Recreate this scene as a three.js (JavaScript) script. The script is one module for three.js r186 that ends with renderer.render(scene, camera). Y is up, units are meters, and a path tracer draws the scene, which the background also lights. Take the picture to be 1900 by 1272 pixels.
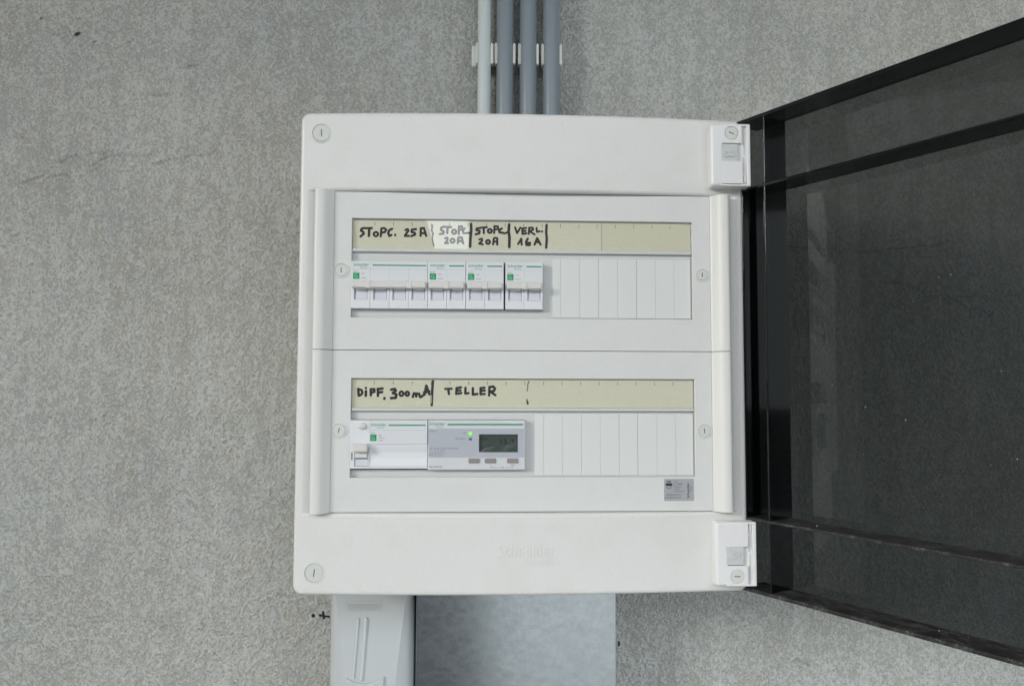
import * as THREE from 'three';
import { RoundedBoxGeometry } from 'three/addons/geometries/RoundedBoxGeometry.js';
import { mergeGeometries } from 'three/addons/utils/BufferGeometryUtils.js';
import { TextGeometry } from 'three/addons/geometries/TextGeometry.js';
import { FontLoader } from 'three/addons/loaders/FontLoader.js';

// ---------------------------------------------------------------- camera, sky, sun, exposure
// Origin: middle of the board's front plates. Metres, y up, wall faces +z.
const scene = new THREE.Scene();
const camera = new THREE.PerspectiveCamera(47.39, 1024 / 685, 0.05, 400);
camera.rotation.order = 'YXZ';
camera.rotation.set(THREE.MathUtils.degToRad(3.36), THREE.MathUtils.degToRad(-2.61), THREE.MathUtils.degToRad(0.16));
camera.position.set(-0.0451, -0.0387, 0.7401);

{ // overcast sky, a little brighter overhead
  const W = 64, H = 32, d = new Float32Array(W * H * 4);
  for (let j = 0; j < H; j++) for (let i = 0; i < W; i++) {
    const el = Math.sin((j + 0.5) / H * Math.PI - Math.PI / 2), k = 0.85 + 0.15 * Math.max(0, el), o = (j * W + i) * 4;
    d[o] = 0.915 * k; d[o + 1] = 0.98 * k; d[o + 2] = 1.05 * k; d[o + 3] = 1;
  }
  const t = new THREE.DataTexture(d, W, H, THREE.RGBAFormat, THREE.FloatType);
  t.mapping = THREE.EquirectangularReflectionMapping; t.magFilter = THREE.LinearFilter; t.needsUpdate = true;
  scene.background = t; scene.environment = t;
}
const sun = new THREE.DirectionalLight(new THREE.Color(1, 0.97, 0.92), 0.6);
sun.position.set(-7.91, 2.59, 5.54); sun.target.position.set(0, 0, 0);
sun.castShadow = true; sun.shadow.radius = 30; sun.shadow.mapSize.set(2048, 2048);
Object.assign(sun.shadow.camera, { left: -2, right: 2, top: 2, bottom: -2, near: 0.1, far: 30 });
scene.add(sun, sun.target);

const renderer = new THREE.WebGLRenderer({ antialias: true });
renderer.toneMapping = THREE.LinearToneMapping;
renderer.toneMappingExposure = 3.15;
renderer.shadowMap.enabled = true;

// ---------------------------------------------------------------- helpers
const lin = (r, g, b) => new THREE.Color().setRGB(r, g, b);
let seed = 7; const rnd = () => (seed = (seed * 1664525 + 1013904223) >>> 0) / 4294967296;
function hash(x, y, s) { let h = (x * 374761393 + y * 668265263 + s * 2147483647) | 0; h = Math.imul(h ^ (h >>> 13), 1274126177); return ((h ^ (h >>> 16)) >>> 0) / 4294967296; }
function noiseTable(s, n = 256) { const t = new Float32Array(n * n); for (let j = 0; j < n; j++) for (let i = 0; i < n; i++) t[j * n + i] = hash(i, j, s); return t; }
const tables = [1, 2, 3, 4].map((s) => noiseTable(s));
function vnoise(x, y, k) { // smooth value noise
  const t = tables[k & 3], xi = Math.floor(x), yi = Math.floor(y); let fx = x - xi, fy = y - yi;
  fx = fx * fx * (3 - 2 * fx); fy = fy * fy * (3 - 2 * fy);
  const x0 = xi & 255, x1 = (xi + 1) & 255, y0 = (yi & 255) << 8, y1 = ((yi + 1) & 255) << 8;
  return (t[y0 + x0] * (1 - fx) + t[y0 + x1] * fx) * (1 - fy) + (t[y1 + x0] * (1 - fx) + t[y1 + x1] * fx) * fy;
}
const clamp = (v, a = 0, b = 1) => Math.min(b, Math.max(a, v)), smooth = (a, b, v) => { v = clamp((v - a) / (b - a)); return v * v * (3 - 2 * v); };
// Geometry below is written in millimetres; mesh() turns it into metres once.
function mm(g) { if (!g.userData.metres) { g.scale(0.001, 0.001, 0.001); g.userData.metres = true; } return g; }
function mesh(name, geos, mat, parent = scene) {
  let g = geos;
  if (Array.isArray(geos)) g = geos.length > 1 ? mergeGeometries(geos.map((q) => { const n = q.index ? q.toNonIndexed() : q; for (const k of Object.keys(n.attributes)) if (!['position', 'normal', 'uv'].includes(k)) n.deleteAttribute(k); return n; })) : geos[0];
  const m = new THREE.Mesh(mm(g), mat); m.name = name; m.castShadow = m.receiveShadow = true; parent.add(m); return m;
}
const taken = {};
function numbered(n) { taken[n] = (taken[n] ?? -1) + 1; return taken[n] ? n + '_' + String(taken[n]).padStart(3, '0') : n; }
function thing(name, label, category, [x, y, z] = [0, 0, 0], group) {
  const o = new THREE.Group(); o.name = numbered(name); o.position.set(x / 1000, y / 1000, z / 1000); scene.add(o);
  o.userData = { label, category }; if (group) o.userData.group = group; return o;
}
function part(name, parent, [x, y, z] = [0, 0, 0]) { const o = new THREE.Group(); o.name = name; o.position.set(x / 1000, y / 1000, z / 1000); parent.add(o); return o; }
function rb(x0, x1, y0, y1, z0, z1, r = 0.4, s = 2) { const g = new RoundedBoxGeometry(x1 - x0, y1 - y0, z1 - z0, s, Math.min(r, (x1 - x0) / 2.01, (y1 - y0) / 2.01, (z1 - z0) / 2.01)); g.translate((x0 + x1) / 2, (y0 + y1) / 2, (z0 + z1) / 2); return g; }
function rectPath(P, x0, x1, y0, y1, r = 0) {
  const s = new P();
  if (!r) { s.moveTo(x0, y0); s.lineTo(x1, y0); s.lineTo(x1, y1); s.lineTo(x0, y1); s.closePath(); return s; }
  s.moveTo(x0 + r, y0); s.lineTo(x1 - r, y0); s.absarc(x1 - r, y0 + r, r, -Math.PI / 2, 0); s.lineTo(x1, y1 - r); s.absarc(x1 - r, y1 - r, r, 0, Math.PI / 2);
  s.lineTo(x0 + r, y1); s.absarc(x0 + r, y1 - r, r, Math.PI / 2, Math.PI); s.lineTo(x0, y0 + r); s.absarc(x0 + r, y0 + r, r, Math.PI, 1.5 * Math.PI); return s;
}
// slab from z0 to z1 with bevelled edges and rectangular holes
function slab(x0, x1, y0, y1, z0, z1, { r = 0, holes = [], bevel = 0.4 } = {}) {
  const s = rectPath(THREE.Shape, x0 + bevel, x1 - bevel, y0 + bevel, y1 - bevel, Math.max(0, r - bevel));
  for (const h of holes) s.holes.push(rectPath(THREE.Path, h[0] - bevel, h[1] + bevel, h[2] - bevel, h[3] + bevel, h[4] ?? 0));
  const g = new THREE.ExtrudeGeometry(s, { depth: z1 - z0 - 2 * bevel, bevelEnabled: bevel > 0, bevelSize: bevel, bevelThickness: bevel, bevelSegments: 2, curveSegments: 8 });
  g.translate(0, 0, z0 + bevel); return g;
}
function printPlane(x0, x1, y0, y1, z) { const g = new THREE.PlaneGeometry(x1 - x0, y1 - y0); g.translate((x0 + x1) / 2, (y0 + y1) / 2, z); return g; }
function canvasTex(w, h, draw) {
  const c = document.createElement('canvas'); c.width = w; c.height = h; const q = c.getContext('2d'); draw(q, w, h);
  const t = new THREE.CanvasTexture(c); t.colorSpace = THREE.SRGBColorSpace; t.magFilter = THREE.LinearFilter; t.anisotropy = 8; return t;
}
function byteTex(n, fn, rgb) {
  const d = new Uint8Array(n * n * 4);
  for (let j = 0; j < n; j++) for (let i = 0; i < n; i++) { const o = (j * n + i) * 4, v = fn(i, j); if (rgb) { d[o] = v[0]; d[o + 1] = v[1]; d[o + 2] = v[2]; } else d[o] = d[o + 1] = d[o + 2] = v; d[o + 3] = 255; }
  const t = new THREE.DataTexture(d, n, n); t.wrapS = t.wrapT = THREE.RepeatWrapping; t.magFilter = THREE.LinearFilter; t.minFilter = THREE.LinearMipmapLinearFilter; t.generateMipmaps = true; if (rgb) t.colorSpace = THREE.SRGBColorSpace; t.needsUpdate = true; return t;
}

// ---------------------------------------------------------------- materials
const std = (color, roughness, extra = {}) => new THREE.MeshPhysicalMaterial({ color, roughness, ...extra });
const soil = byteTex(1024, (i, j) => { const a = vnoise(i / 5, j / 5, 0), b = vnoise(i / 40, j / 46, 1), c = vnoise(i / 120, j / 100, 2), sp = hash(i >> 1, j >> 1, 4) > 0.9993 ? 26 : 0, k = smooth(0.5, 1.0, b * 0.6 + c * 0.5) * 2.5; return [249 - k - a * 3 - sp, 249 - k * 1.15 - a * 3 - sp, 249 - k * 1.7 - a * 3 - sp]; }, true);
soil.repeat.set(1 / 330, 1 / 330);
const mat = {
  cover: std(lin(0.80, 0.80, 0.77), 0.33, { map: soil }),
  plate: std(lin(0.765, 0.775, 0.75), 0.4, { map: soil }),
  ridge: std(lin(0.75, 0.75, 0.71), 0.42),
  blank: std(lin(0.72, 0.735, 0.715), 0.45),
  tray: std(lin(0.62, 0.64, 0.62), 0.5),
  hinge: std(lin(0.80, 0.80, 0.79), 0.3),
  tab: std(lin(0.60, 0.63, 0.62), 0.4),
  screw: std(lin(0.66, 0.68, 0.63), 0.35),
  slot: std(lin(0.07, 0.07, 0.065), 0.6),  // near-black, paints the shadow inside the screw slots
  device: std(lin(0.76, 0.775, 0.79), 0.38),
  toggle: std(lin(0.70, 0.69, 0.655), 0.4),
  tile: std(lin(0.66, 0.68, 0.73), 0.4),
  dark: std(lin(0.03, 0.03, 0.035), 0.5),
  button: std(lin(0.30, 0.27, 0.25), 0.5),
  box: std(lin(0.72, 0.72, 0.69), 0.45),
  greyPipe: std(lin(0.222, 0.268, 0.298), 0.28),
  whitePipe: std(lin(0.60, 0.66, 0.65), 0.4),
  clip: std(lin(0.68, 0.70, 0.65), 0.45),
  housing: std(lin(0.57, 0.60, 0.60), 0.11),
  rod: std(lin(0.62, 0.65, 0.65), 0.12),
  smoke: new THREE.MeshPhysicalMaterial({ color: lin(0.15, 0.158, 0.16), roughness: 0.06, transmission: 1, thickness: 0, ior: 1.5 }),
  clear: new THREE.MeshPhysicalMaterial({ color: 0xffffff, roughness: 0.02, transmission: 1, thickness: 0, ior: 1.58 }),
};

// ---------------------------------------------------------------- the setting
const wallZ = -175;
{ // concrete wall: mottled grey skin over a browner ground, small voids and ridges cast from the shuttering
  const N = 2048, size = 1.42, cx = 0.015, cy = 0.02; // metres covered by one tile of the texture, centred here
  const toPx = (x, y) => [((x / 1000 - cx) / size + 0.5) * N, ((y / 1000 - cy) / size + 0.5) * N];
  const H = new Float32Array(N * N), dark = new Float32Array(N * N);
  const line = (pts, w, depth, lip) => { // a shallow furrow, shade darkened into its colour, with a raised lip below it
    for (let k = 0; k + 1 < pts.length; k++) {
      const [ax, ay] = toPx(...pts[k]), [bx, by] = toPx(...pts[k + 1]), L = Math.hypot(bx - ax, by - ay), steps = Math.ceil(L);
      for (let s = 0; s <= steps; s++) {
        const t = s / steps, wob = (vnoise(s * 0.09 + k * 31, k * 7.3, 1) - 0.5) * 9, x = ax + (bx - ax) * t, y = ay + (by - ay) * t + wob, fade = 0.35 + 0.65 * vnoise(s * 0.05, k * 3 + 9, 2);
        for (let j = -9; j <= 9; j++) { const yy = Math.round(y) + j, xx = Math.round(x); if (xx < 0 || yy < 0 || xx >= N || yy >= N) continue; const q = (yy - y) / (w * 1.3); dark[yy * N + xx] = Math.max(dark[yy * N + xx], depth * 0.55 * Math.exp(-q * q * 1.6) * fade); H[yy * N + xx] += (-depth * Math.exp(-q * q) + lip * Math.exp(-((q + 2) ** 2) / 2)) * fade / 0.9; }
      }
    }
  };
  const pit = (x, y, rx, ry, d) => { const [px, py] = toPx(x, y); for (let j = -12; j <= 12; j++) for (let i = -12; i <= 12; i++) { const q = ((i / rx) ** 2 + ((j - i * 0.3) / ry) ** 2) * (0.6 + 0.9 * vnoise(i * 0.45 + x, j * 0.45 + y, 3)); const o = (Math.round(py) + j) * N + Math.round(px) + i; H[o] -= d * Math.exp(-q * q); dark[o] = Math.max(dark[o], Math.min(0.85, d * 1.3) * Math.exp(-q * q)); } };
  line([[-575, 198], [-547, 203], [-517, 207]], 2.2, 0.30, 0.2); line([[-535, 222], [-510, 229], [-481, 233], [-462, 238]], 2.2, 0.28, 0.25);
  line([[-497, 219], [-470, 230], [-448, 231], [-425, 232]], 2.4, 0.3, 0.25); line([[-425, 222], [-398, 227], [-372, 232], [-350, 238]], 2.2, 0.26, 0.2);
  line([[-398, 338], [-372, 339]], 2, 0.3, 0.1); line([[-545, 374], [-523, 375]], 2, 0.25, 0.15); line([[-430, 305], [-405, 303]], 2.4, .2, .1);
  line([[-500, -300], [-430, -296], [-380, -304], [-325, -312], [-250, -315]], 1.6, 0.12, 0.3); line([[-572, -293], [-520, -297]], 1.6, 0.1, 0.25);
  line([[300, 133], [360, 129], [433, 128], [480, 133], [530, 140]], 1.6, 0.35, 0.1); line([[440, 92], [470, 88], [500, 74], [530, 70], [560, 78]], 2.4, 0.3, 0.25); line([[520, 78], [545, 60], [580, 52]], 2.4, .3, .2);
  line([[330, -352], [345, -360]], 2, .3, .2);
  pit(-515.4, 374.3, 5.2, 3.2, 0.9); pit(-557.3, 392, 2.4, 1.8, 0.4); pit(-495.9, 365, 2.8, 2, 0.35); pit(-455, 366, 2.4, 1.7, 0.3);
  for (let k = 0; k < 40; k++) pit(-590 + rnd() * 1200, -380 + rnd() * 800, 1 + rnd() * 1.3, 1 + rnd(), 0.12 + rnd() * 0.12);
  const col = new Uint8Array(N * N * 4), hgt = new Uint8Array(N * N * 4);
  for (let j = 0; j < N; j++) for (let i = 0; i < N; i++) {
    const o = j * N + i;
    const wx = (vnoise(i / 6, j / 6, 0) - 0.5) * 3, wy = (vnoise(i / 6, j / 6, 1) - 0.5) * 3;
    const x = i + wx, y = j + wy;
    const a = vnoise(x / 2.7, y / 3.4, 2), b = vnoise(x / 5.5, y / 7.5, 3), c = vnoise(i / 1.7, j / 1.9, 0), e = vnoise(i / 19, j / 34, 1), f = vnoise(i / 130, j / 190, 2), st = vnoise(i / 13, j / 90, 3), blot = vnoise(i / 300 + 3, j / 260, 1);
    const mot = a * 0.44 + b * 0.26 + c * 0.34 + e * 0.15 + f * 0.06 + st * 0.16;
    const m = smooth(0.50, 0.94, mot);
    const grain = (hash(i, j, 5) - 0.5) * 16 + (c - 0.5) * 18;
    const warm = smooth(0.35, 0.7, blot * 0.6 + e * 0.4);
    let r = 166 + 21 * m, g = 166 + 23 * m, bl = 158 + 27 * m;
    r += (warm - .5) * 3; bl -= (warm - .5) * 3;
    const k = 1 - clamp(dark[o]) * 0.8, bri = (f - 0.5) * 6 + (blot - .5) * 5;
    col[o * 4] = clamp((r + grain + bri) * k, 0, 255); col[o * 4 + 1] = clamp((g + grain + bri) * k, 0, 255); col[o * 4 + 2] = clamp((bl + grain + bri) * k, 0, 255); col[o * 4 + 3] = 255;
    const h = 0.5 + (a - 0.5) * 0.09 + (b - 0.5) * 0.10 + (c - 0.5) * 0.10 + (e - 0.5) * 0.08 + (f - .5) * .12 + H[o] * 0.34;
    hgt[o * 4] = hgt[o * 4 + 1] = hgt[o * 4 + 2] = clamp(h) * 255; hgt[o * 4 + 3] = 255;
  }
  // felt-pen ticks of the fitters
  const pen = (pts, w) => { for (let k = 0; k + 1 < pts.length; k++) for (let s = 0; s <= 60; s++) { const t = s / 60, [x, y] = toPx(pts[k][0] + (pts[k + 1][0] - pts[k][0]) * t, pts[k][1] + (pts[k + 1][1] - pts[k][1]) * t); for (let b = -6; b <= 6; b++) for (let a = -6; a <= 6; a++) if (Math.hypot(a, b) < w * 0.72) { const o = (Math.round(y) + b) * N + Math.round(x) + a; col[o * 4] = 40; col[o * 4 + 1] = 37; col[o * 4 + 2] = 46; } } };
  pen([[-229.6, -297.2], [-229.4, -297.4]], 3.2); pen([[-222, -297], [-218, -297.8], [-212, -298.6]], 2.6); pen([[-218.5, -293.5], [-217.6, -300]], 2.4); pen([[120.8, -331], [121.3, -334.6]], 2);
  const tex = (d, c) => { const t = new THREE.DataTexture(d, N, N); t.wrapS = t.wrapT = THREE.MirroredRepeatWrapping; t.magFilter = THREE.LinearFilter; t.minFilter = THREE.LinearMipmapLinearFilter; t.generateMipmaps = true; if (c) t.colorSpace = THREE.SRGBColorSpace; t.needsUpdate = true; return t; };
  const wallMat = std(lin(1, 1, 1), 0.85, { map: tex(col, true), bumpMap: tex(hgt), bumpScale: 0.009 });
  const g = new THREE.BoxGeometry(8000, 2850, 200); g.translate(0, -25, wallZ - 100);
  const p = g.attributes.position, uv = g.attributes.uv;
  for (let k = 0; k < p.count; k++) uv.setXY(k, (p.getX(k) / 1000 - cx) / size + 0.5, (p.getY(k) / 1000 - cy) / size + 0.5);
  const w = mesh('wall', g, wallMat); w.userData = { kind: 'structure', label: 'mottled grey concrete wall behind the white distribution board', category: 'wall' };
}
const struct = (name, geo, m, label, category) => { const o = mesh(numbered(name), geo, m); o.userData = { kind: 'structure', label, category }; return o; };
const bx = (x0, x1, y0, y1, z0, z1) => { const g = new THREE.BoxGeometry(x1 - x0, y1 - y0, z1 - z0); g.translate((x0 + x1) / 2, (y0 + y1) / 2, (z0 + z1) / 2); return g; };
const GY = -1450;
struct('ground', bx(-60000, 60000, GY - 200, GY, -400, 120000), std(lin(0.07, 0.07, 0.072), 0.9), 'dark asphalt yard in front of the concrete wall', 'ground');
struct('added_pavement', bx(30, 9000, GY, GY + 6, -174, 7000), std(lin(0.5, 0.5, 0.48), 0.85), 'unseen pale paving added to brighten one half of the duct reflection', 'added_pavement');  // added slab out of view, pale for the steel duct to mirror
struct('unseen_canopy', bx(-3200, 6000, 1400, 1500, -175, 2200), std(lin(0.35, 0.34, 0.32), 0.8), 'unseen canopy roof sized to cut the sky light on the concrete wall', 'roof');  // added above the view; its depth and height limit the skylight
struct('added_opposite_building', bx(-14000, -810, GY, 2500, 9000, 15000), std(lin(0.16, 0.12, 0.10), 0.9), 'unseen brick building added across the yard beside the gap of mirrored sky', 'building');  // added out of view so the label cover mirrors dark left of the gap
struct('added_opposite_building', bx(-150, 14000, GY, 2700, 9000, 15000), std(lin(0.14, 0.12, 0.11), 0.9), 'unseen dark building added across the yard to darken the label reflection', 'building');  // second added block; the gap between both makes the bright label patch
struct('added_side_building', bx(-9000, -4000, GY, 2400, -375, 2200), std(lin(0.2, 0.19, 0.18), 0.9), 'unseen low building added at right angles to the wall to darken the door reflection', 'building');  // added out of view to keep bright sky off the door pane
struct('added_yard_wall', bx(-810, -150, GY, 700, 9200, 9400), std(lin(0.2, 0.2, 0.19), 0.9), 'unseen low wall added under the sky gap between two added buildings', 'wall');  // added out of view to close the mirrored gap below the sky

// ---------------------------------------------------------------- distribution board
const font = await new FontLoader().loadAsync('fonts/droid/droid_sans_bold.typeface.json');
const fontR = await new FontLoader().loadAsync('fonts/droid/droid_sans_regular.typeface.json');
function text(str, size, depth, f = font, wide) {
  const g = new TextGeometry(str, { font: f, size, depth, curveSegments: 5, bevelEnabled: true, bevelSize: 0.12, bevelThickness: 0.15, bevelSegments: 2 });
  g.computeBoundingBox(); const b = g.boundingBox; g.translate(-b.min.x, 0, 0); if (wide) g.scale(wide / (b.max.x - b.min.x), 1, 1); return g;
}
const board = thing('distribution_board', 'white two-row electrical distribution board with smoked door swung open on concrete wall', 'electrical cabinet');
const X = 214, YT = 224.6, YB = -229.2, WX = 199.2, WT = 148.7, WB = -154.3;
const bow = (x) => -2 + 10 * (1 - (x / X) ** 2); // the cover bulges gently across its width
{ // one moulded cover frame: bowed head and foot, narrow flanks, rounded corners and edges
  const R = 8.5, F = 3.4, ease = [0, 0.05, 0.18, 0.42, 0.8, 1.4, 2.2, 3.4, 5, 6.6, 8.5];
  const xs = new Set(), ys = [];
  for (const e of ease) { xs.add(-X + e); xs.add(X - e); }
  for (let k = -24; k <= 24; k++) xs.add(k * 8.3); xs.add(-WX); xs.add(WX);
  const cols = [...xs].sort((a, b) => a - b);
  const lip = [0, 0.1, 0.4, 0.9, 1.6, 2.6, 3.4];
  const rowT = []; // [kind, value]: measured down from the outer edge, then absolute
  for (const e of ease) rowT.push(['t', e]);
  for (const y of [205, 190, 175, 163]) rowT.push(['y', y]);
  for (const e of [...lip].reverse()) rowT.push(['y', WT + e]);
  for (let k = 1; k < 12; k++) rowT.push(['y', WT + (WB - WT) * k / 12]);
  for (const e of lip) rowT.push(['y', WB - e]);
  for (const y of [-170, -185, -200, -212]) rowT.push(['y', y]);
  for (const e of [...ease].reverse()) rowT.push(['b', e]);
  const cut = (x) => { const d = X - Math.abs(x); return d >= R ? 0 : R - Math.sqrt(R * R - (R - d) ** 2); };
  const drop = (d, r) => d >= r ? 0 : r - Math.sqrt(Math.max(0, r * r - (r - d) ** 2));
  const pos = [], idx = [], n = cols.length, mRows = rowT.length;
  const out = (x, y) => { const dx = X - R - Math.abs(x), dy = (y > 0 ? YT - R - y : y - YB - R); return dx < 0 && dy < 0 ? R - Math.hypot(dx, dy) : Math.min(dx, dy) + R; };
  for (const [k, v] of rowT) for (const x of cols) {
    const c = cut(x); let y = k === 't' ? YT - c - v * (1 - c / 40) : k === 'b' ? YB + c + v * (1 - c / 40) : v;
    let z = bow(x) - drop(Math.max(0, out(x, y)), F);
    if (Math.abs(x) <= WX + 0.01) { if (y > 0 && y < WT + F) z -= drop(Math.max(0, y - WT), F); if (y < 0 && y > WB - F) z -= drop(Math.max(0, WB - y), F); }
    pos.push(x, y, z);
  }
  for (let j = 0; j + 1 < mRows; j++) for (let i = 0; i + 1 < n; i++) {
    const a = j * n + i, mx = (cols[i] + cols[i + 1]) / 2, my = (pos[a * 3 + 1] + pos[(a + n) * 3 + 1]) / 2;
    if (Math.abs(mx) < WX && my < WT && my > WB) continue;
    idx.push(a, a + n, a + 1, a + 1, a + n, a + n + 1);
  }
  const g = new THREE.BufferGeometry(); g.setAttribute('position', new THREE.Float32BufferAttribute(pos, 3)); g.setIndex(idx); g.computeVertexNormals();
  g.setAttribute('uv', new THREE.Float32BufferAttribute(pos.filter((_, k) => k % 3 < 2), 2));
  // skirts: outer edge back to z = -30, opening edges back to z = -4.5
  const strip = (pts, zb) => { const p = [], t = []; pts.forEach(([x, y, z]) => p.push(x, y, z, x, y, zb)); for (let k = 0; k + 1 < pts.length; k++) t.push(2 * k, 2 * k + 1, 2 * k + 2, 2 * k + 2, 2 * k + 1, 2 * k + 3); const q = new THREE.BufferGeometry(); q.setAttribute('position', new THREE.Float32BufferAttribute(p, 3)); q.setIndex(t); q.computeVertexNormals(); q.setAttribute('uv', new THREE.Float32BufferAttribute(new Float32Array(p.length / 3 * 2), 2)); return q; };
  const at = (j, i) => pos.slice((j * n + i) * 3, (j * n + i) * 3 + 3);
  const top = cols.map((_, i) => at(0, i)), bot = cols.map((_, i) => at(mRows - 1, i)), left = rowT.map((_, j) => at(j, 0)), right = rowT.map((_, j) => at(j, n - 1));
  const jt = rowT.findIndex(([k, v]) => k === 'y' && v === WT), jb = rowT.findIndex(([k, v]) => k === 'y' && v === WB), i0 = cols.indexOf(-WX), i1 = cols.indexOf(WX);
  const wt = [], wb = [], wl = [], wr = []; for (let i = i0; i <= i1; i++) { wt.push(at(jt, i)); wb.push(at(jb, i)); } for (let j = jt; j <= jb; j++) { wl.push(at(j, i0)); wr.push(at(j, i1)); }
  mesh('front_cover', [g, strip(top, -30), strip(bot.reverse(), -30), strip(left.reverse(), -30), strip(right, -30), strip(wt, -4.5), strip(wb, -4.5), strip(wl, -4.5), strip(wr, -4.5)], mat.cover, board);
}
mesh('back_box', [bx(-209, 209, -223, 219, wallZ, wallZ + 3), bx(-209, -206, -223, 219, wallZ + 3, -29), bx(206, 209, -223, 219, wallZ + 3, -29), bx(-206, 206, 216, 219, wallZ + 3, -29), bx(-206, 206, -223, -220, wallZ + 3, -29)], mat.box, board);

// quarter-turn screws: a slotted head set inside a collar
function screwGeo(r, z0, z1) {
  const s = new THREE.Shape(); s.absarc(0, 0, r - 0.35, 0, Math.PI * 2); const h = new THREE.Path(), a = 0.75, b = r * 0.47; h.moveTo(-a, -b); h.lineTo(-a, b); h.lineTo(a, b); h.lineTo(a, -b); h.closePath(); s.holes.push(h);
  const g = new THREE.ExtrudeGeometry(s, { depth: z1 - z0 - 0.35, bevelSize: 0.35, bevelThickness: 0.35, bevelSegments: 2, curveSegments: 28 }); g.translate(0, 0, z0); return g;
}
function collarGeo(r, w, z0, z1) { const s = new THREE.Shape(); s.absarc(0, 0, r + w, 0, Math.PI * 2); const h = new THREE.Path(); h.absarc(0, 0, r + 0.75, 0, Math.PI * 2, true); s.holes.push(h); const g = new THREE.ExtrudeGeometry(s, { depth: z1 - z0 - 0.3, bevelSize: 0.3, bevelThickness: 0.3, bevelSegments: 2, curveSegments: 28 }); g.translate(0, 0, z0); return g; }
function screw(name, parent, x, y, z, r, turn, collar = true) {
  const s = part(name, parent, [x, y, z]);
  const hd = mesh('screw_head', screwGeo(r, -3, 0.85), mat.screw, s); hd.rotation.z = turn;
  const f = mesh('slot_shade_fill', bx(-0.72, 0.72, -r * 0.45, r * 0.45, -2.6, 0.5), mat.slot, s); f.rotation.z = turn;  // dark block filling the slot, painted for the shadow inside it
  if (collar) mesh('screw_collar', collarGeo(r, 1.4, -3, 0.8), mat.cover, s);
}
screw('corner_screw', board, -194, 204.5, bow(194) + 0.3, 8, 0.05);
screw('corner_screw', board, -193.8, -208.7, bow(194) + 0.3, 8.2, -0.12);

// the two front plates with a ridge along both ends
const prof = [[180.7, -3], [180.7, 0.02], [182.2, 1.2], [185, 4.6], [187.4, 7.0], [189.6, 8.3], [192, 8.9], [194.8, 8.9], [197, 7.9], [198.3, 5.2], [198.6, 1.5], [198.6, -3]];
const rows = [{ y0: -2.4, y1: 148.2, win: [-163.8, 162.8, 28.2, 122.8], lab: [94.4, 122.2], ledge: 91.2, blank: [29.2, 86.5], dev: [36.4, 82] }, { y0: -153.8, y1: -2.85, win: [-162.4, 163.8, -121.8, -29.1], lab: [-56.6, -29.7], ledge: -59.8, blank: [-120.8, -62.5], dev: [-114.8, -67.8] }];
rows.forEach((r, k) => {
  const pl = part('front_plate', board);
  mesh('plate_panel', slab(-180.6, 180.6, r.y0, r.y1, -3, 0, { holes: [[r.win[0], r.win[1], r.win[2], r.win[3], 0.6]], bevel: 0.5 }), mat.plate, pl);
  for (const s of [-1, 1]) {
    const sh = new THREE.Shape(), P = prof; // profile drawn in (x, -z) so that the turn below puts it the right way out
    sh.moveTo(s * P[0][0], -P[0][1]); sh.lineTo(s * P[1][0], -P[1][1]); sh.splineThru(P.slice(2, -1).map(([x, z]) => new THREE.Vector2(s * x, -z))); sh.lineTo(s * P.at(-1)[0], -P.at(-1)[1]); sh.closePath();
    const e0 = r.y0 - (k ? 0.6 : 0), e1 = r.y1 + (k ? 0 : 0.6), b = 0.5;
    const g = new THREE.ExtrudeGeometry(sh, { depth: e1 - e0 - 2 * b, bevelSize: 0.4, bevelOffset: -0.4, bevelThickness: b, bevelSegments: 2, curveSegments: 20 });
    g.translate(0, 0, b); g.rotateX(-Math.PI / 2); g.translate(0, e0, 0); // (x, -z, depth) -> (x, depth, z)
    mesh('ridge', g, mat.ridge, pl);
  }
});
screw('plate_screw', board, -173.3, 72.9, 0.1, 5.6, 0.05); screw('plate_screw', board, 172.4, 71.5, 0.1, 5.2, -0.08);
screw('plate_screw', board, -173, -77.8, 0.1, 5.7, -0.2); screw('plate_screw', board, 172.8, -78.2, 0.1, 5.4, 0.06);

// recessed trays, holders with paper labels under clear covers, blanking strips
const ell = (cx, cy, rx, ry, a = 0) => { const o = []; for (let k = 0; k <= 14; k++) { const t = k / 14 * Math.PI * 2 + a; o.push([cx + rx * Math.cos(t), cy + ry * Math.sin(t)]); } return o; };
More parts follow.
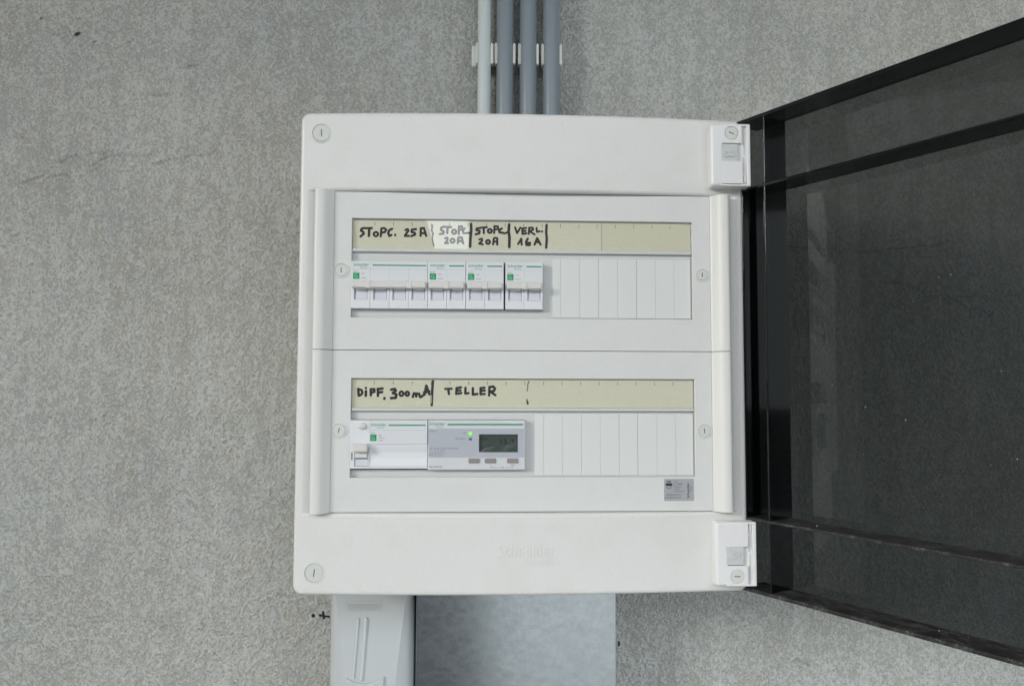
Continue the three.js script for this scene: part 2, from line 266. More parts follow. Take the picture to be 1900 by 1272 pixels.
// hand lettering; grids of the first row: A and B, of the second: C and D
const handA = [[[248, 240], [222, 248], [214, 268], [238, 282], [246, 302], [212, 334]], [[262, 242], [330, 240]], [[303, 245], [300, 328]], ell(374, 308, 23, 23), [[432, 245], [425, 333]], [[432, 245], [462, 240], [482, 258], [470, 285], [438, 292]], [[545, 248], [512, 268], [505, 300], [518, 328], [538, 318]], [[578, 316], [580, 320]], [[688, 262], [712, 252], [720, 270], [700, 298], [682, 328], [726, 328]], [[800, 252], [757, 257], [754, 284], [785, 292], [792, 313], [752, 330]], [[850, 328], [852, 242], [885, 240], [910, 328]], [[852, 295], [900, 300]]];
const handB = [[[190, 172], [152, 185], [150, 213], [180, 230], [175, 256], [137, 262]], [[205, 178], [262, 180]], [[225, 180], [220, 250]], ell(298, 235, 23, 24), [[352, 170], [350, 262]], [[352, 175], [385, 170], [390, 205], [355, 215]], [[415, 195], [395, 220], [402, 250], [440, 250]], [[455, 250], [482, 245]], [[198, 312], [224, 306], [225, 330], [197, 370], [230, 370]], ell(280, 341, 22, 24), [[340, 370], [346, 302], [385, 302], [400, 374]], [[345, 345], [395, 345]],
  [[590, 190], [552, 195], [547, 215], [585, 225], [580, 254], [541, 264]], [[598, 186], [665, 181]], [[630, 185], [632, 250]], ell(700, 225, 22, 22), [[752, 166], [748, 250]], [[752, 171], [790, 170], [795, 200], [756, 210]], [[835, 196], [806, 215], [808, 241], [852, 248]], [[866, 254], [902, 240]], [[582, 326], [610, 317], [615, 340], [580, 376], [622, 384]], ell(680, 356, 21, 22), [[737, 384], [745, 316], [762, 306], [784, 312], [783, 386]], [[742, 352], [782, 350]],
  [[985, 182], [1008, 250], [1046, 184]], [[1068, 196], [1070, 260]], [[1066, 196], [1110, 189]], [[1068, 228], [1104, 223]], [[1070, 260], [1114, 253]], [[1145, 186], [1141, 260]], [[1145, 188], [1184, 186], [1190, 210], [1150, 228], [1206, 266]], [[1228, 188], [1232, 235], [1264, 229]], [[1290, 230], [1292, 233]], [[1020, 380], [1056, 317], [1060, 388]], [[1130, 317], [1108, 355], [1115, 393], [1150, 394], [1155, 366], [1116, 366]], [[1206, 388], [1236, 311], [1274, 388]], [[1216, 360], [1264, 360]]];
const barsB = [[[487, 142], [490, 220], [482, 300], [478, 412]], [[918, 147], [912, 230], [922, 300], [920, 415]], [[1343, 152], [1338, 240], [1345, 320], [1338, 424]]];
const handC = [[[300, 237], [305, 313]], [[300, 241], [335, 250], [345, 280], [330, 304], [306, 314]], [[382, 264], [380, 314]], [[380, 227], [381, 230]], [[432, 242], [435, 310]], [[432, 243], [470, 240], [472, 269], [438, 280]], [[508, 237], [510, 316]], [[505, 241], [558, 234]], [[510, 279], [554, 273]], [[580, 340], [578, 350]], [[650, 247], [688, 238], [700, 258], [668, 284], [707, 300], [700, 338], [650, 341]], ell(760, 292, 20, 24), ell(822, 292, 18, 22), [[882, 328], [893, 287], [914, 290], [918, 324], [926, 290], [950, 292], [956, 326]], [[966, 330], [1008, 300], [1025, 203], [1060, 298]], [[1002, 280], [1058, 266]]];
const handD = [[[257, 190], [330, 188]], [[292, 190], [300, 250]], [[386, 181], [381, 247]], [[386, 181], [434, 172]], [[385, 212], [430, 208]], [[381, 248], [438, 239]], [[486, 177], [483, 244], [520, 240]], [[569, 182], [569, 257], [620, 250]], [[656, 181], [656, 252]], [[656, 183], [700, 176]], [[656, 215], [704, 209]], [[656, 254], [704, 250]], [[756, 167], [753, 268]], [[756, 171], [799, 162], [819, 185], [809, 214], [767, 222], [824, 264]]];
function paperTex(k) {
  const L = rows[k].win, wmm = L[1] - L[0], hmm = rows[k].lab[1] - rows[k].lab[0], S = 6;
  return canvasTex(Math.round(wmm * S), Math.round(hmm * S), (q, w, h) => {
    q.fillStyle = '#dad9c2'; q.fillRect(0, 0, w, h);
    for (let n = 0; n < 2600; n++) { q.fillStyle = rnd() < 0.5 ? 'rgba(255,252,225,0.05)' : 'rgba(120,118,90,0.03)'; q.fillRect(rnd() * w, rnd() * h, 3 + rnd() * 22, 2 + rnd() * 5); }
    const seam = (k ? 9999 : 239.6 * S); if (!k) { q.fillStyle = 'rgba(160,155,118,0.07)'; q.fillRect(seam, 0, w, h); q.fillStyle = '#a3a088'; q.fillRect(seam - 2, 0, 4, h); }
    q.strokeStyle = '#6f6d60'; q.lineWidth = 3;
    for (let n = 0; n < 17; n++) { const x = (20.5 + 17.9 * n) * S; q.beginPath(); q.moveTo(x, h * 0.06); q.lineTo(x, h * 0.19); q.stroke(); }
    q.strokeStyle = '#1d1b20'; q.fillStyle = '#1d1b20'; q.lineCap = q.lineJoin = 'round';
    // grid -> label: u across 0..1, v down 0..1, following the slight slope of the row
    const map = k ? ([x, y], o) => { const u = o[0] + x / o[2], v = o[1] + y / o[2]; return [(u - 651) / 638 * w, (v - 702.5 - (u - 651) * 0.004) / 54.5 * h]; }
      : ([x, y], o) => { const u = o[0] + x / o[2], v = o[1] + y / o[2]; return [(u - 653) / 630 * w, (v - 405.5 - (u - 653) * 0.0125) / 55.5 * h]; };
    const draw = (set, o, lw) => { for (const pl of set) { q.lineWidth = lw * (0.92 + rnd() * 0.16); q.beginPath(); pl.forEach((p, n) => { const [x, y] = map(p, o); n ? q.lineTo(x, y) : q.moveTo(x, y); }); q.stroke(); } };
    if (!k) { const A = [630, 380, 5.78], B = [790, 390, 6.058]; draw(handA, A, 13.5); draw(handB, B, 12.5); draw(barsB, B, 15.5); q.globalAlpha = 0.75; draw([[[972, 200], [965, 270], [986, 300], [975, 360], [992, 440]]], A, 7); draw([[[982, 205], [978, 270], [974, 320]]], A, 4); q.globalAlpha = 1; }
    else { const Cg = [610, 680, 5.78], D = [780, 690, 6.058]; draw(handC, Cg, 14); draw([[[1096, 152], [1090, 240], [1085, 420]]], Cg, 15); q.strokeStyle = '#cfccac'; draw([[[1083, 310], [1081, 400]]], Cg, 3.5); q.strokeStyle = '#1d1b20'; draw(handD, D, 13.5); draw([[[1205, 102], [1190, 142], [1191, 180], [1182, 215]]], D, 5); draw([[[1196, 110], [1187, 150]]], D, 3); draw([[[1182, 318], [1187, 366]]], D, 8); draw([[[1192, 345], [1194, 372]]], D, 8); }
    q.fillStyle = '#8d8a70'; for (let n = 0; n < 3; n++) q.fillRect(rnd() * w, rnd() * h, 3, 3);
  });
}
const paperMat = [0, 1].map((k) => std(lin(1, 1, 1), 0.75, { map: paperTex(k) }));
rows.forEach((r, k) => {
  const [x0, x1, y0, y1] = r.win, devX1 = k ? 1.4 : 18.6;
  mesh('window_tray', slab(x0 - 4, x1 + 4, y0 - 4, y1 + 4, -8.5, -4.7, { holes: [[x0 + (k ? -0.1 : -0.3), devX1, r.dev[0], r.dev[1]]], bevel: 0 }), mat.tray, board);
  const hold = part('label_holder', board);
  mesh('holder_frame', [bx(x0 + 0.3, x1 - 0.3, r.lab[0] - 0.2, r.lab[1] + 0.3, -4.65, -3.6), rb(x0 + 0.3, x1 - 0.3, r.ledge, r.lab[0] - 0.3, -4.65, -0.9, 0.7)], mat.tray, hold);
  mesh('paper_label', printPlane(x0 + 0.6, x1 - 0.8, r.lab[0], r.lab[1] - 0.4, -3.35), paperMat[k], hold);
  mesh('clear_cover', slab(x0 + 0.4, x1 - 0.4, r.lab[0] - 0.15, r.lab[1] + 0.2, -2.6, -1.4, { bevel: 0.3 }), mat.clear, hold);
  const bl = part('blanking_plate', board);
  const lines = k ? [10.6, 19.3, 37.2, 55.3, 73.4, 91.5, 109.7, 127.9, 146.1, 163.3] : [27.6, 35.4, 54, 72.3, 91, 109.4, 127.8, 146, 162.3];
  for (let n = 0; n + 1 < lines.length; n++) {
    const gap = n === (k ? 5 : 4) ? 0.4 : 0.06, z = -3.9 + (hash(n, k, 3) - 0.5) * 0.4;
    mesh('blanking_strip', rb(lines[n] + 0.06, lines[n + 1] - gap, r.blank[0], r.blank[1], -4.65, z, 0.3), mat.blank, bl);
  }
});

// hinge blocks of the door, with a letter tab and a slide track
function hingeBlock(letter, y0, y1, flip) { // built for the upper corner; flip mirrors its layout top to bottom
  const h = part('hinge_block', board), Z = 13, yy = (v) => flip ? y0 + (y1 - v) : v; // yy mirrors a height
  const yr = (a, b) => flip ? [yy(b), yy(a)] : [a, b];
  const [ta, tb] = yr(y1 - 39, y1 - 19.5), [pa, pb] = yr(y1 - 58.5, y1 - 36.5), [sa, sb] = yr(y1 - 17.5, y1 - 1);
  // base shell, with a channel along the door side
  mesh('hinge_shell', [rb(178.5, 217.4, y0, y1, -1, Z - 3.2, 2.5, 3), rb(178.5, 191, y0 + 0.4, y1 - 0.4, Z - 6, Z, 2.8, 3), rb(213.6, 217.2, y0 + 0.2, y1 - 0.2, Z - 6, Z - 0.2, 0.9), rb(188, 217, y1 - 2.6, y1 - 0.2, Z - 6, Z - 0.1, 0.9), rb(188, 217, y0 + 0.2, y0 + 2.2, Z - 6, Z - 0.1, 0.9)], mat.hinge, h);
  mesh('hinge_cover', slab(189, 209.5, pa, pb, Z - 5, Z + 0.1, { r: 0.8, bevel: 0.5 }), mat.hinge, h);
  const [ca, cb] = yr(y1 - 18.8, y1 - 1.6);
  const s = rectPath(THREE.Shape, 188.6, 208.4, ca, cb, 0.8), ho = new THREE.Path(); ho.absarc(198.9, yy(y1 - 9.2), 6.9, 0, Math.PI * 2, true); s.holes.push(ho);
  const g = new THREE.ExtrudeGeometry(s, { depth: 4.6, bevelSize: 0.4, bevelThickness: 0.4, bevelSegments: 2, curveSegments: 24 }); g.translate(0, 0, Z - 5); mesh('screw_seat', g, mat.hinge, h);
  mesh('letter_tab', [slab(186.6, 205.2, ta + 0.3, tb - 0.3, Z - 5, Z - 0.5, { r: 0.8, bevel: 0.5 }), rb(184.6, 187.2, (ta + tb) / 2 - 3.2, (ta + tb) / 2 + 3.2, Z - 4, Z - 0.9, 0.5)], mat.tab, h);
  const tg = text(letter, 10.4, 0.9, font); tg.computeBoundingBox(); const b = tg.boundingBox; tg.translate(-(b.max.x + b.min.x) / 2, -(b.max.y + b.min.y) / 2, 0); tg.rotateZ(-Math.PI / 2); tg.translate(196.2, (ta + tb) / 2, Z - 0.55);
  mesh('embossed_letter', tg, mat.tab, h);
  const [ka, kb] = yr(y1 - 57, y1 - 50);
  mesh('slide_catch', rb(211, 213.2, ka, kb, Z - 6, Z - 1.2, 0.5), mat.hinge, h);
  mesh('slide_bar', [rb(209.6, 211.2, ...yr(y1 - 46, y1 - 32), Z - 5, Z - 2, 0.3), rb(211, 212.4, ...yr(y1 - 30, y1 - 4), Z - 5, Z - 2.6, 0.3)], mat.tab, h);
  mesh('arrow_mark', rb(181.6, 183.8, (ta + tb) / 2 - 0.9, (ta + tb) / 2 + 0.9, Z - 0.6, Z + 0.35, 0.3), mat.hinge, h);
  return yy(y1 - 9.2);
}
const ys1 = hingeBlock('B', 155.4, 216.6, false), ys2 = hingeBlock('A', -221.6, -162, true);
screw('hinge_screw', board, 198.9, ys1, 11.8, 6.2, 1.15, false); screw('hinge_screw', board, 198.9, ys2, 11.8, 6.4, Math.PI / 2 - 0.05, false);

// raised maker's lettering on the foot of the cover
{ const a = text('Schneider', 11.2, 0.4, font, 52), b = text('Electric', 6.6, 0.35, fontR, 28); a.translate(-24, -194, bow(0) - 0.1); b.translate(0, -201.6, bow(0) - 0.1); mesh('embossed_lettering', [a, b], mat.cover, board); }
{ // rating sticker
  const t = canvasTex(580, 420, (q, w, h) => {
    q.fillStyle = '#b9bcc0'; q.fillRect(0, 0, w, h); q.fillStyle = '#2b2b30';
    q.fillRect(30, 84, 130, 44); q.fillRect(50, 42, 90, 20); q.strokeStyle = '#2b2b30'; q.lineWidth = 9; q.strokeRect(58, 130, 74, 44); q.beginPath(); q.moveTo(95, 62); q.lineTo(95, 84); q.stroke();
    q.lineWidth = 4; q.strokeRect(188, 44, 70, 74); q.beginPath(); q.moveTo(188, 80); q.lineTo(258, 80); q.stroke();
    q.font = 'bold 36px sans-serif'; q.fillText('IP40', 280, 112); q.font = '30px sans-serif'; q.fillText('EN 60439-3', 186, 162); q.fillText('Un 400V', 186, 204); q.fillText('In 90A 50/60Hz', 186, 250);
    q.font = '42px sans-serif'; q.fillText('BOXPLUS19211', 52, 318, 370); q.fillText('& BOXPLUS19212', 8, 370, 414);
    q.save(); q.translate(490, 372); q.rotate(-Math.PI / 2); q.font = 'bold 62px sans-serif'; q.fillText('Schneider', 0, 0, 320); q.font = '34px sans-serif'; q.fillText('Electric', 130, 44, 190); q.restore();
  });
  const sh = rectPath(THREE.Shape, 0, 28.6, 0, 20.8, 1.2), g = new THREE.ExtrudeGeometry(sh, { depth: 0.15, bevelEnabled: false }); const p = g.attributes.position, uv = g.attributes.uv; for (let k = 0; k < p.count; k++) uv.setXY(k, p.getX(k) / 28.6, p.getY(k) / 20.8);
  g.translate(133.5, -144.3, 0.02); mesh('rating_sticker', g, std(lin(0.8, 0.8, 0.8), 0.4, { map: t }), board);
}

// smoked door, swung about 120 degrees; local x runs away from the hinges, local z towards its inner side
{
  const door = part('door', board, [214, 0, 0]); door.rotation.y = THREE.MathUtils.degToRad(-60);
  const dusty = (s) => { // pale mortar dust lying in grains on the ledges
    const t = byteTex(512, (i, j) => { const a = vnoise(i / 3, j / 3, 0), b = vnoise(i / 26, j / 18, 1), c = vnoise(i / 70, j / 40, 2), v = 36 + 72 * smooth(0.55, 0.95, a * 0.5 + b * 0.45 + c * 0.25 + (hash(i, j, 9) - 0.5) * 0.3); return [v, v, v * 0.98]; }, true);
    t.repeat.set(1 / 0.12, 1 / 0.12); return std(lin(0.8, 0.8, 0.8), 0.5, { map: t });
  };
  const dustMat = dusty(1);
  const uvm = (g) => { const p = g.attributes.position, uv = g.attributes.uv; for (let k = 0; k < p.count; k++) uv.setXY(k, p.getX(k) / 1000, (p.getZ(k) + p.getY(k)) / 1000); return g; };
  const D = 32, x1 = 423;
  const paneMat = new THREE.MeshPhysicalMaterial({ color: lin(0.385, 0.395, 0.393), roughness: 0.03, transmission: 1, thickness: 0, ior: 1.45 });
  { // the moulding curls round to the hinges
    const s = new THREE.Shape(), o = [[-10.5, -1], [-10.5, -12], [-9.4, -19], [-6.4, -25.5], [-1.6, -30.8], [4.4, -34], [10, -35]], n = [[10, -32], [5.2, -31.2], [0.4, -28.6], [-3.6, -24], [-6.4, -18.4], [-7.5, -12], [-7.5, -1]];
    s.moveTo(...o[0].map((v, k) => k ? -v : v)); for (const q of [...o.slice(1), ...n]) s.lineTo(q[0], -q[1]); s.closePath();
    const g = new THREE.ExtrudeGeometry(s, { depth: 449, bevelEnabled: false, steps: 1 }); g.rotateX(-Math.PI / 2); g.translate(0, -227, 0); mesh('hinge_side', g, paneMat, door);
  }
  mesh('door_pane', slab(10.2, x1 - 1, -228.5, 224.5, -D - 3, -D, { bevel: 0.3 }), paneMat, door);
  mesh('top_rail', rb(-9, x1, 221.6, 225, -D + 0.1, 0, 1), mat.smoke, door);
  mesh('bottom_rail', uvm(rb(-9, x1, -229.6, -226, -D + 0.1, 0, 1)), dustMat, door);
  mesh('free_edge_rail', rb(x1 - 3, x1, -225.9, 221.5, -D + 0.1, 0, 1), mat.smoke, door);
  mesh('hinge_rail', rb(-5, -1.6, -159.8, 153.8, -D + 0.1, -1, 1), mat.smoke, door);
  mesh('rib', rb(-9, x1 - 3.1, 154, 156.6, -D + 0.1, -0.5, 0.7), mat.smoke, door);
  mesh('rib', uvm(rb(-9, x1 - 3.1, -162.6, -160, -D + 0.1, -0.5, 0.7)), dustMat, door);
  { const sp = []; for (let k = 0; k < 20; k++) { const r = 0.16 + 0.26 * rnd() * rnd(); sp.push(new THREE.SphereGeometry(r, 6, 4).scale(1, 1 + rnd() * 0.6, 0.5).translate(28 + rnd() * 330, -215 + rnd() * 400 * (0.4 + 0.6 * rnd()), -D + 0.1)); } for (let k = 0; k < 6; k++) sp.push(new THREE.SphereGeometry(0.2 + rnd() * 0.2, 6, 4).scale(1.4, 1, 0.7).translate(5 + rnd() * 300, (k & 1 ? -159.8 : -225.8), -D + 2 + rnd() * 26)); const m = mesh('dust_specks', sp, std(lin(0.6, 0.6, 0.58), 0.9), door); m.userData.kind = 'stuff'; }
  for (const [a, b] of [[-225.9, -162.7], [-159.9, 153.9], [156.7, 221.5]]) mesh('upright_rib', rb(23.6, 25.6, a, b, -D + 0.1, -0.5, 0.6), mat.smoke, door);
  mesh('upright_rib', rb(9, 10.4, -159.9, 153.9, -D + 0.1, -D + 9, 0.5), mat.smoke, door);
}

// ---------------------------------------------------------------- modular devices in the board
const GREEN = '#2c9e6b';
function logo(q, x, y, s) { q.fillStyle = GREEN; q.font = `bold ${3.3 * s}px sans-serif`; q.fillText('Schneider', x, y, 14.4 * s); q.font = `${2.1 * s}px sans-serif`; q.fillText('Electric', x + 6.2 * s, y + 2.3 * s, 8 * s); }
function icon(q, x, y, s) { q.fillStyle = '#23a366'; q.fillRect(x, y, 6 * s, 6 * s); q.strokeStyle = '#8fe0b4'; q.lineWidth = 0.6 * s; q.beginPath(); q.arc(x + 3 * s, y + 3.1 * s, 1.5 * s, 0.3, 5.2); q.stroke(); q.beginPath(); q.moveTo(x + 3 * s, y + 3 * s); q.lineTo(x + 4.6 * s, y + 4.4 * s); q.stroke(); }
const PRINT = 16;
function facePrint(n, rating) { // upper part of a breaker's face, 36 or 72 mm wide
  const w = 18 * n;
  return canvasTex((w - 1) * PRINT, 18.6 * PRINT, (q, W, H) => {
    const s = PRINT; q.fillStyle = '#f2f3f4'; q.fillRect(0, 0, W, H);
    logo(q, 1.6 * s, 4.4 * s, s); q.fillStyle = GREEN;
    if (n === 2) q.fillRect(19.6 * s, 2.9 * s, 14.4 * s, 1.25 * s); else q.fillRect(19.6 * s, 2.9 * s, (w - 21.5) * s, 1.25 * s);
    q.fillStyle = '#8d9094'; q.font = `${1.9 * s}px sans-serif`; q.fillText('Resi9', 1.6 * s, 10.2 * s); q.fillText(rating, 9 * s, 12.4 * s); q.fillText('R9F02', 9 * s, 16.6 * s);
    icon(q, 1.4 * s, 10.9 * s, s);
    q.fillStyle = '#cfd2d4'; q.fillRect(0, 7.2 * s, W, 0.25 * s); for (let k = 1; k < n; k++) q.fillRect((18 * k - 0.6) * s, 0, 0.22 * s, H);
  });
}
const printMat = (t) => std(lin(0.80, 0.81, 0.82), 0.35, { map: t });
const poleHole = [3.0, 15.6, 8.2, 19.5];
function breaker(n, x, label, rating, group, stain) { // origin: lower left corner of its face
  const b = thing('circuit_breaker', label, 'circuit breaker', [x, 36.7, 0], group), w = 18 * n, H = 44.8;
  for (let k = 0; k < n; k++) {
    const p = part('pole_module', b, [18 * k, 0, 0]);
    mesh('pole_body', [slab(0.1, 17.9, 0, H, -46, -1.6, { bevel: 0.3 }), slab(0.1, 17.9, 0, 24.5, -1.7, 1.6, { holes: [poleHole], bevel: 0.35 }), slab(0.1, 17.9, 24.5, H, -1.7, 2.2, { bevel: 0.35 })], mat.device, p);
    mesh('switch_well', [slab(4.3, 15.2, 8.6, 19.3, -1.5, 0.2, { bevel: 0.4 }), slab(3.6, 15.3, 8.2, 9.2, -1.5, 1.3, { bevel: 0.25 })], mat.tile, p);
  }
  mesh('face_print', printPlane(0.5, w - 0.5, 26, 44.4, 2.28), printMat(facePrint(n, rating)), b);
  const g = [], seg = [];
  g.push(rb(1.2, w - 1.2, 18.7, 25.2, 1, 8.2, 1.6, 3));
  for (let k = 0; k < n; k++) g.push(rb(18 * k + 4.6, 18 * k + 14.8, 17.6, 20, 0.4, 5.2, 0.8));
  mesh('toggle_handle', g, mat.toggle, b);
  for (const xx of n === 4 ? [14.2, w - 19] : [w / 2 - 2.2]) mesh('handle_tie', rb(xx, xx + 4.6, 18.4, 25.6, 6.6, 8.7, 0.6), mat.toggle, b);
  return b;
}
const grp = 'breakers in the upper row';
breaker(4, -163.7, 'four-pole white circuit breaker with wide handle under the STOPC. 25A label', 'C25', grp);
breaker(2, -91.6, 'two-pole circuit breaker beside the four-pole breaker, under the first STOPC 20A label', 'C20', grp);
breaker(2, -55.4, 'two-pole circuit breaker under the second STOPC 20A label, between two breakers', 'C20', grp);
breaker(2, -18.0, 'two-pole circuit breaker under the VERL. 16A label, next to the blanking strips', 'C16', grp);

{ // differential switch
  const d = thing('residual_current_switch', 'white four-module differential switch with round test button under DIFF. 300mA label', 'safety switch', [-162.2, -113.3, 0]), w = 71.6, H = 45.1;
  const sh = new THREE.Shape([[0, -46], [0, 1.2], [3, 1.6], [9, 0.4], [15, 0.2], [19.5, 1.4], [22.6, 2.0], [23, 3.0], [H - 0.4, 3.0], [H, 2.6], [H, -46]].map(([y, z]) => new THREE.Vector2(-z, y)));
  const body = new THREE.ExtrudeGeometry(sh, { depth: w - 18.2, bevelEnabled: false }); body.rotateY(Math.PI / 2); body.translate(18.1, 0, 0); // (-z, y, x)
  mesh('body', [body, slab(0, 18, 0, H, -46, -1.6, { bevel: 0.3 }), slab(0, 18, 0, 23, -1.7, 1.8, { holes: [[4, 16.9, 2.0, 20]], bevel: 0.35 }), slab(0, 18, 23, H, -1.7, 3, { bevel: 0.3 })], mat.device, d);
  mesh('switch_well', [slab(4.3, 16.6, 9.4, 19.8, -1.5, 0.4, { bevel: 0.4 }), slab(4.3, 16.6, 2.2, 8.6, -1.5, 0.9, { bevel: 0.4 })], mat.tile, d);
  mesh('toggle_handle', [rb(3.6, 16.6, 15.6, 23.4, 0.2, 8, 1.6, 3), rb(4.4, 15.8, 10, 16.4, 0.2, 2.6, 0.8)], mat.toggle, d);
  mesh('side_latch', rb(0.9, 2.2, 8, 15, 1.5, 2.4, 0.3), mat.button, d);
  const b = new THREE.SphereGeometry(4.5, 24, 12, 0, Math.PI * 2, 0, Math.PI / 2); b.rotateX(Math.PI / 2); b.scale(1, 0.72, 0.75); b.translate(11.2, 39.6, 3); mesh('test_button', [b, new THREE.CylinderGeometry(4.5, 4.5, 1.5, 24).rotateX(Math.PI / 2).scale(1, 0.72, 1).translate(11.2, 39.6, 2.5)], mat.toggle, d);
  const t = canvasTex(52 * PRINT, 21 * PRINT, (q, W, Hh) => { const s = PRINT; q.fillStyle = '#f2f3f4'; q.fillRect(0, 0, W, Hh); logo(q, 0.2 * s, 5 * s, s); q.fillStyle = GREEN; q.fillRect(16.8 * s, 3.6 * s, 34.6 * s, 1.25 * s); q.fillStyle = '#cfd2d4'; q.fillRect(0, 8.6 * s, W, 0.25 * s); q.fillStyle = '#85888c'; q.font = `${1.9 * s}px sans-serif`; q.fillText('Resi9', 0, 12 * s); q.fillText('40A', 7.4 * s, 14.2 * s); q.fillText('300mA', 7.4 * s, 16.6 * s); q.fillText('230V~', 7.4 * s, 19 * s); icon(q, -0.2 * s, 12.8 * s, s); });
  mesh('face_print', printPlane(18.6, 70.6, 23.6, 44.6, 3.08), printMat(t), d);
}
{ // energy meter
  const d = thing('energy_meter', 'grey-faced energy meter with dark display and lit green lamp under TELLER label', 'energy meter', [-90.2, -114.5, 0]), w = 91.2, H = 46.2;
  mesh('body', [slab(0, w, 0, H, -46, 1.8, { bevel: 0.5, holes: [[47.6, 84.8, 16, 33.4]] }), slab(47, 85.4, 15.4, 34, -46, -0.6, { bevel: 0 })], mat.device, d);
  const t = canvasTex(Math.round(90 * PRINT), Math.round(45 * PRINT), (q, W, Hh) => {
    const s = PRINT; q.fillStyle = '#eef0f1'; q.fillRect(0, 0, W, Hh); q.fillStyle = '#cdd0d7'; q.fillRect(0, 7.2 * s, W, 27 * s);
    logo(q, 0.8 * s, 4 * s, s); q.fillStyle = GREEN; q.fillRect(17.8 * s, 2.7 * s, 71 * s, 1.4 * s);
    q.fillStyle = '#6d6f78'; q.font = `${1.9 * s}px sans-serif`; q.fillText('iEM2110', 0.8 * s, 10.4 * s); q.fillText('ON', 32 * s, 12.2 * s); q.fillText('1000 imp/kWh', 25 * s, 17.2 * s, 9.6 * s);
    q.fillText('3x230/3x400V 50Hz 5(63)A', 5.2 * s, 26.4 * s, 29 * s); q.fillText('T -25..+55 C', 5.2 * s, 28.6 * s, 13 * s); q.fillText('3P+N cat. III', 5.2 * s, 30.8 * s, 14 * s); q.fillText('Cl.1  2012', 5.2 * s, 33 * s, 11 * s);
    q.strokeStyle = '#6d6f78'; q.lineWidth = 0.3 * s; q.strokeRect(1.4 * s, 29.4 * s, 2.4 * s, 2.6 * s); q.beginPath(); q.arc(2.6 * s, 26 * s, 0.9 * s, 0, 6.28); q.stroke();
    q.font = `bold ${2 * s}px sans-serif`; q.fillText('M2.01/2012D', 1 * s, 43.4 * s, 12 * s); q.font = `${1.8 * s}px sans-serif`; q.fillText('Reset', 77 * s, 41.8 * s); q.fillText('Config', 66 * s, 43.8 * s);
    q.beginPath(); q.moveTo(58.6 * s, 41 * s); q.lineTo(58.6 * s, 43.4 * s); q.lineTo(64.6 * s, 43.4 * s); q.moveTo(73 * s, 43.4 * s); q.lineTo(79 * s, 43.4 * s); q.lineTo(79 * s, 42.2 * s); q.stroke();
  });
  const sh = rectPath(THREE.Shape, 0.6, 90.6, 0.6, 45.6), ho = rectPath(THREE.Path, 47.9, 84.5, 16.3, 33.1); sh.holes.push(ho);
  const g = new THREE.ShapeGeometry(sh), p = g.attributes.position, uv = g.attributes.uv; for (let k = 0; k < p.count; k++) uv.setXY(k, (p.getX(k) - 0.6) / 90, (p.getY(k) - 0.6) / 45); g.translate(0, 0, 1.88);
  mesh('face_print', g, printMat(t), d);
  const lcd = canvasTex(576, 272, (q, W, Hh) => { q.fillStyle = '#46524c'; q.fillRect(0, 0, W, Hh); q.fillStyle = '#202826'; q.font = '62px monospace'; q.fillText('kWh', 20, 92); q.font = 'bold 96px monospace'; q.fillText('13.1', 300, 150); q.fillRect(30, 200, 120, 8); });
  mesh('display', printPlane(47.7, 84.7, 16.1, 33.3, -0.4), std(lin(0.9, 0.9, 0.9), 0.18, { map: lcd }), d);
  const led = rb(38, 41.6, 32.2, 35.2, 1.5, 2.6, 0.5); mesh('green_lamp', led, std(lin(0.1, 0.5, 0.08), 0.4, { emissive: lin(0.10, 0.30, 0.06), emissiveIntensity: 0.8 }), d);
  mesh('pulse_lamp', rb(38.4, 41.4, 27.4, 29.8, 1.5, 2.3, 0.4), std(lin(0.12, 0.14, 0.18), 0.4), d);
  for (const x of [38.2, 53.4, 74.4]) mesh('push_button', rb(x, x + 10.4, 6.2, 10.6, 1.2, 3.0, 0.6), mat.button, d);
  { // thin protective film, a little wrinkled
    const f = new THREE.PlaneGeometry(90.4, 45.4, 120, 60); f.translate(45.6, 23.1, 0); const q = f.attributes.position;
    const crease = (x, y, ax, ay, bx2, by2, w2, h) => { const dx = bx2 - ax, dy = by2 - ay, L2 = dx * dx + dy * dy, t2 = clamp(((x - ax) * dx + (y - ay) * dy) / L2), e = Math.hypot(x - ax - t2 * dx, y - ay - t2 * dy) / w2; return h * Math.exp(-e * e) * Math.sin(Math.PI * clamp(t2, 0.02, 0.98)); };
    for (let k = 0; k < q.count; k++) { const x = q.getX(k), y = q.getY(k); q.setZ(k, 3.3 + crease(x, y, 40, 11, 64, 24, 1.1, 0.5) + crease(x, y, 64, 14, 84, 27, 1.2, 0.5) + crease(x, y, 1, 24, 6, 38, 1.5, 0.5) + crease(x, y, 74, 45, 88, 40, 1.4, 0.5) + 0.25 * vnoise(x / 14, y / 14, 1)); }
    f.computeVertexNormals(); mesh('protective_film', f, new THREE.MeshPhysicalMaterial({ color: 0xffffff, roughness: 0.05, transmission: 1, thickness: 0, ior: 1.45, side: THREE.DoubleSide }), d);
  }
}

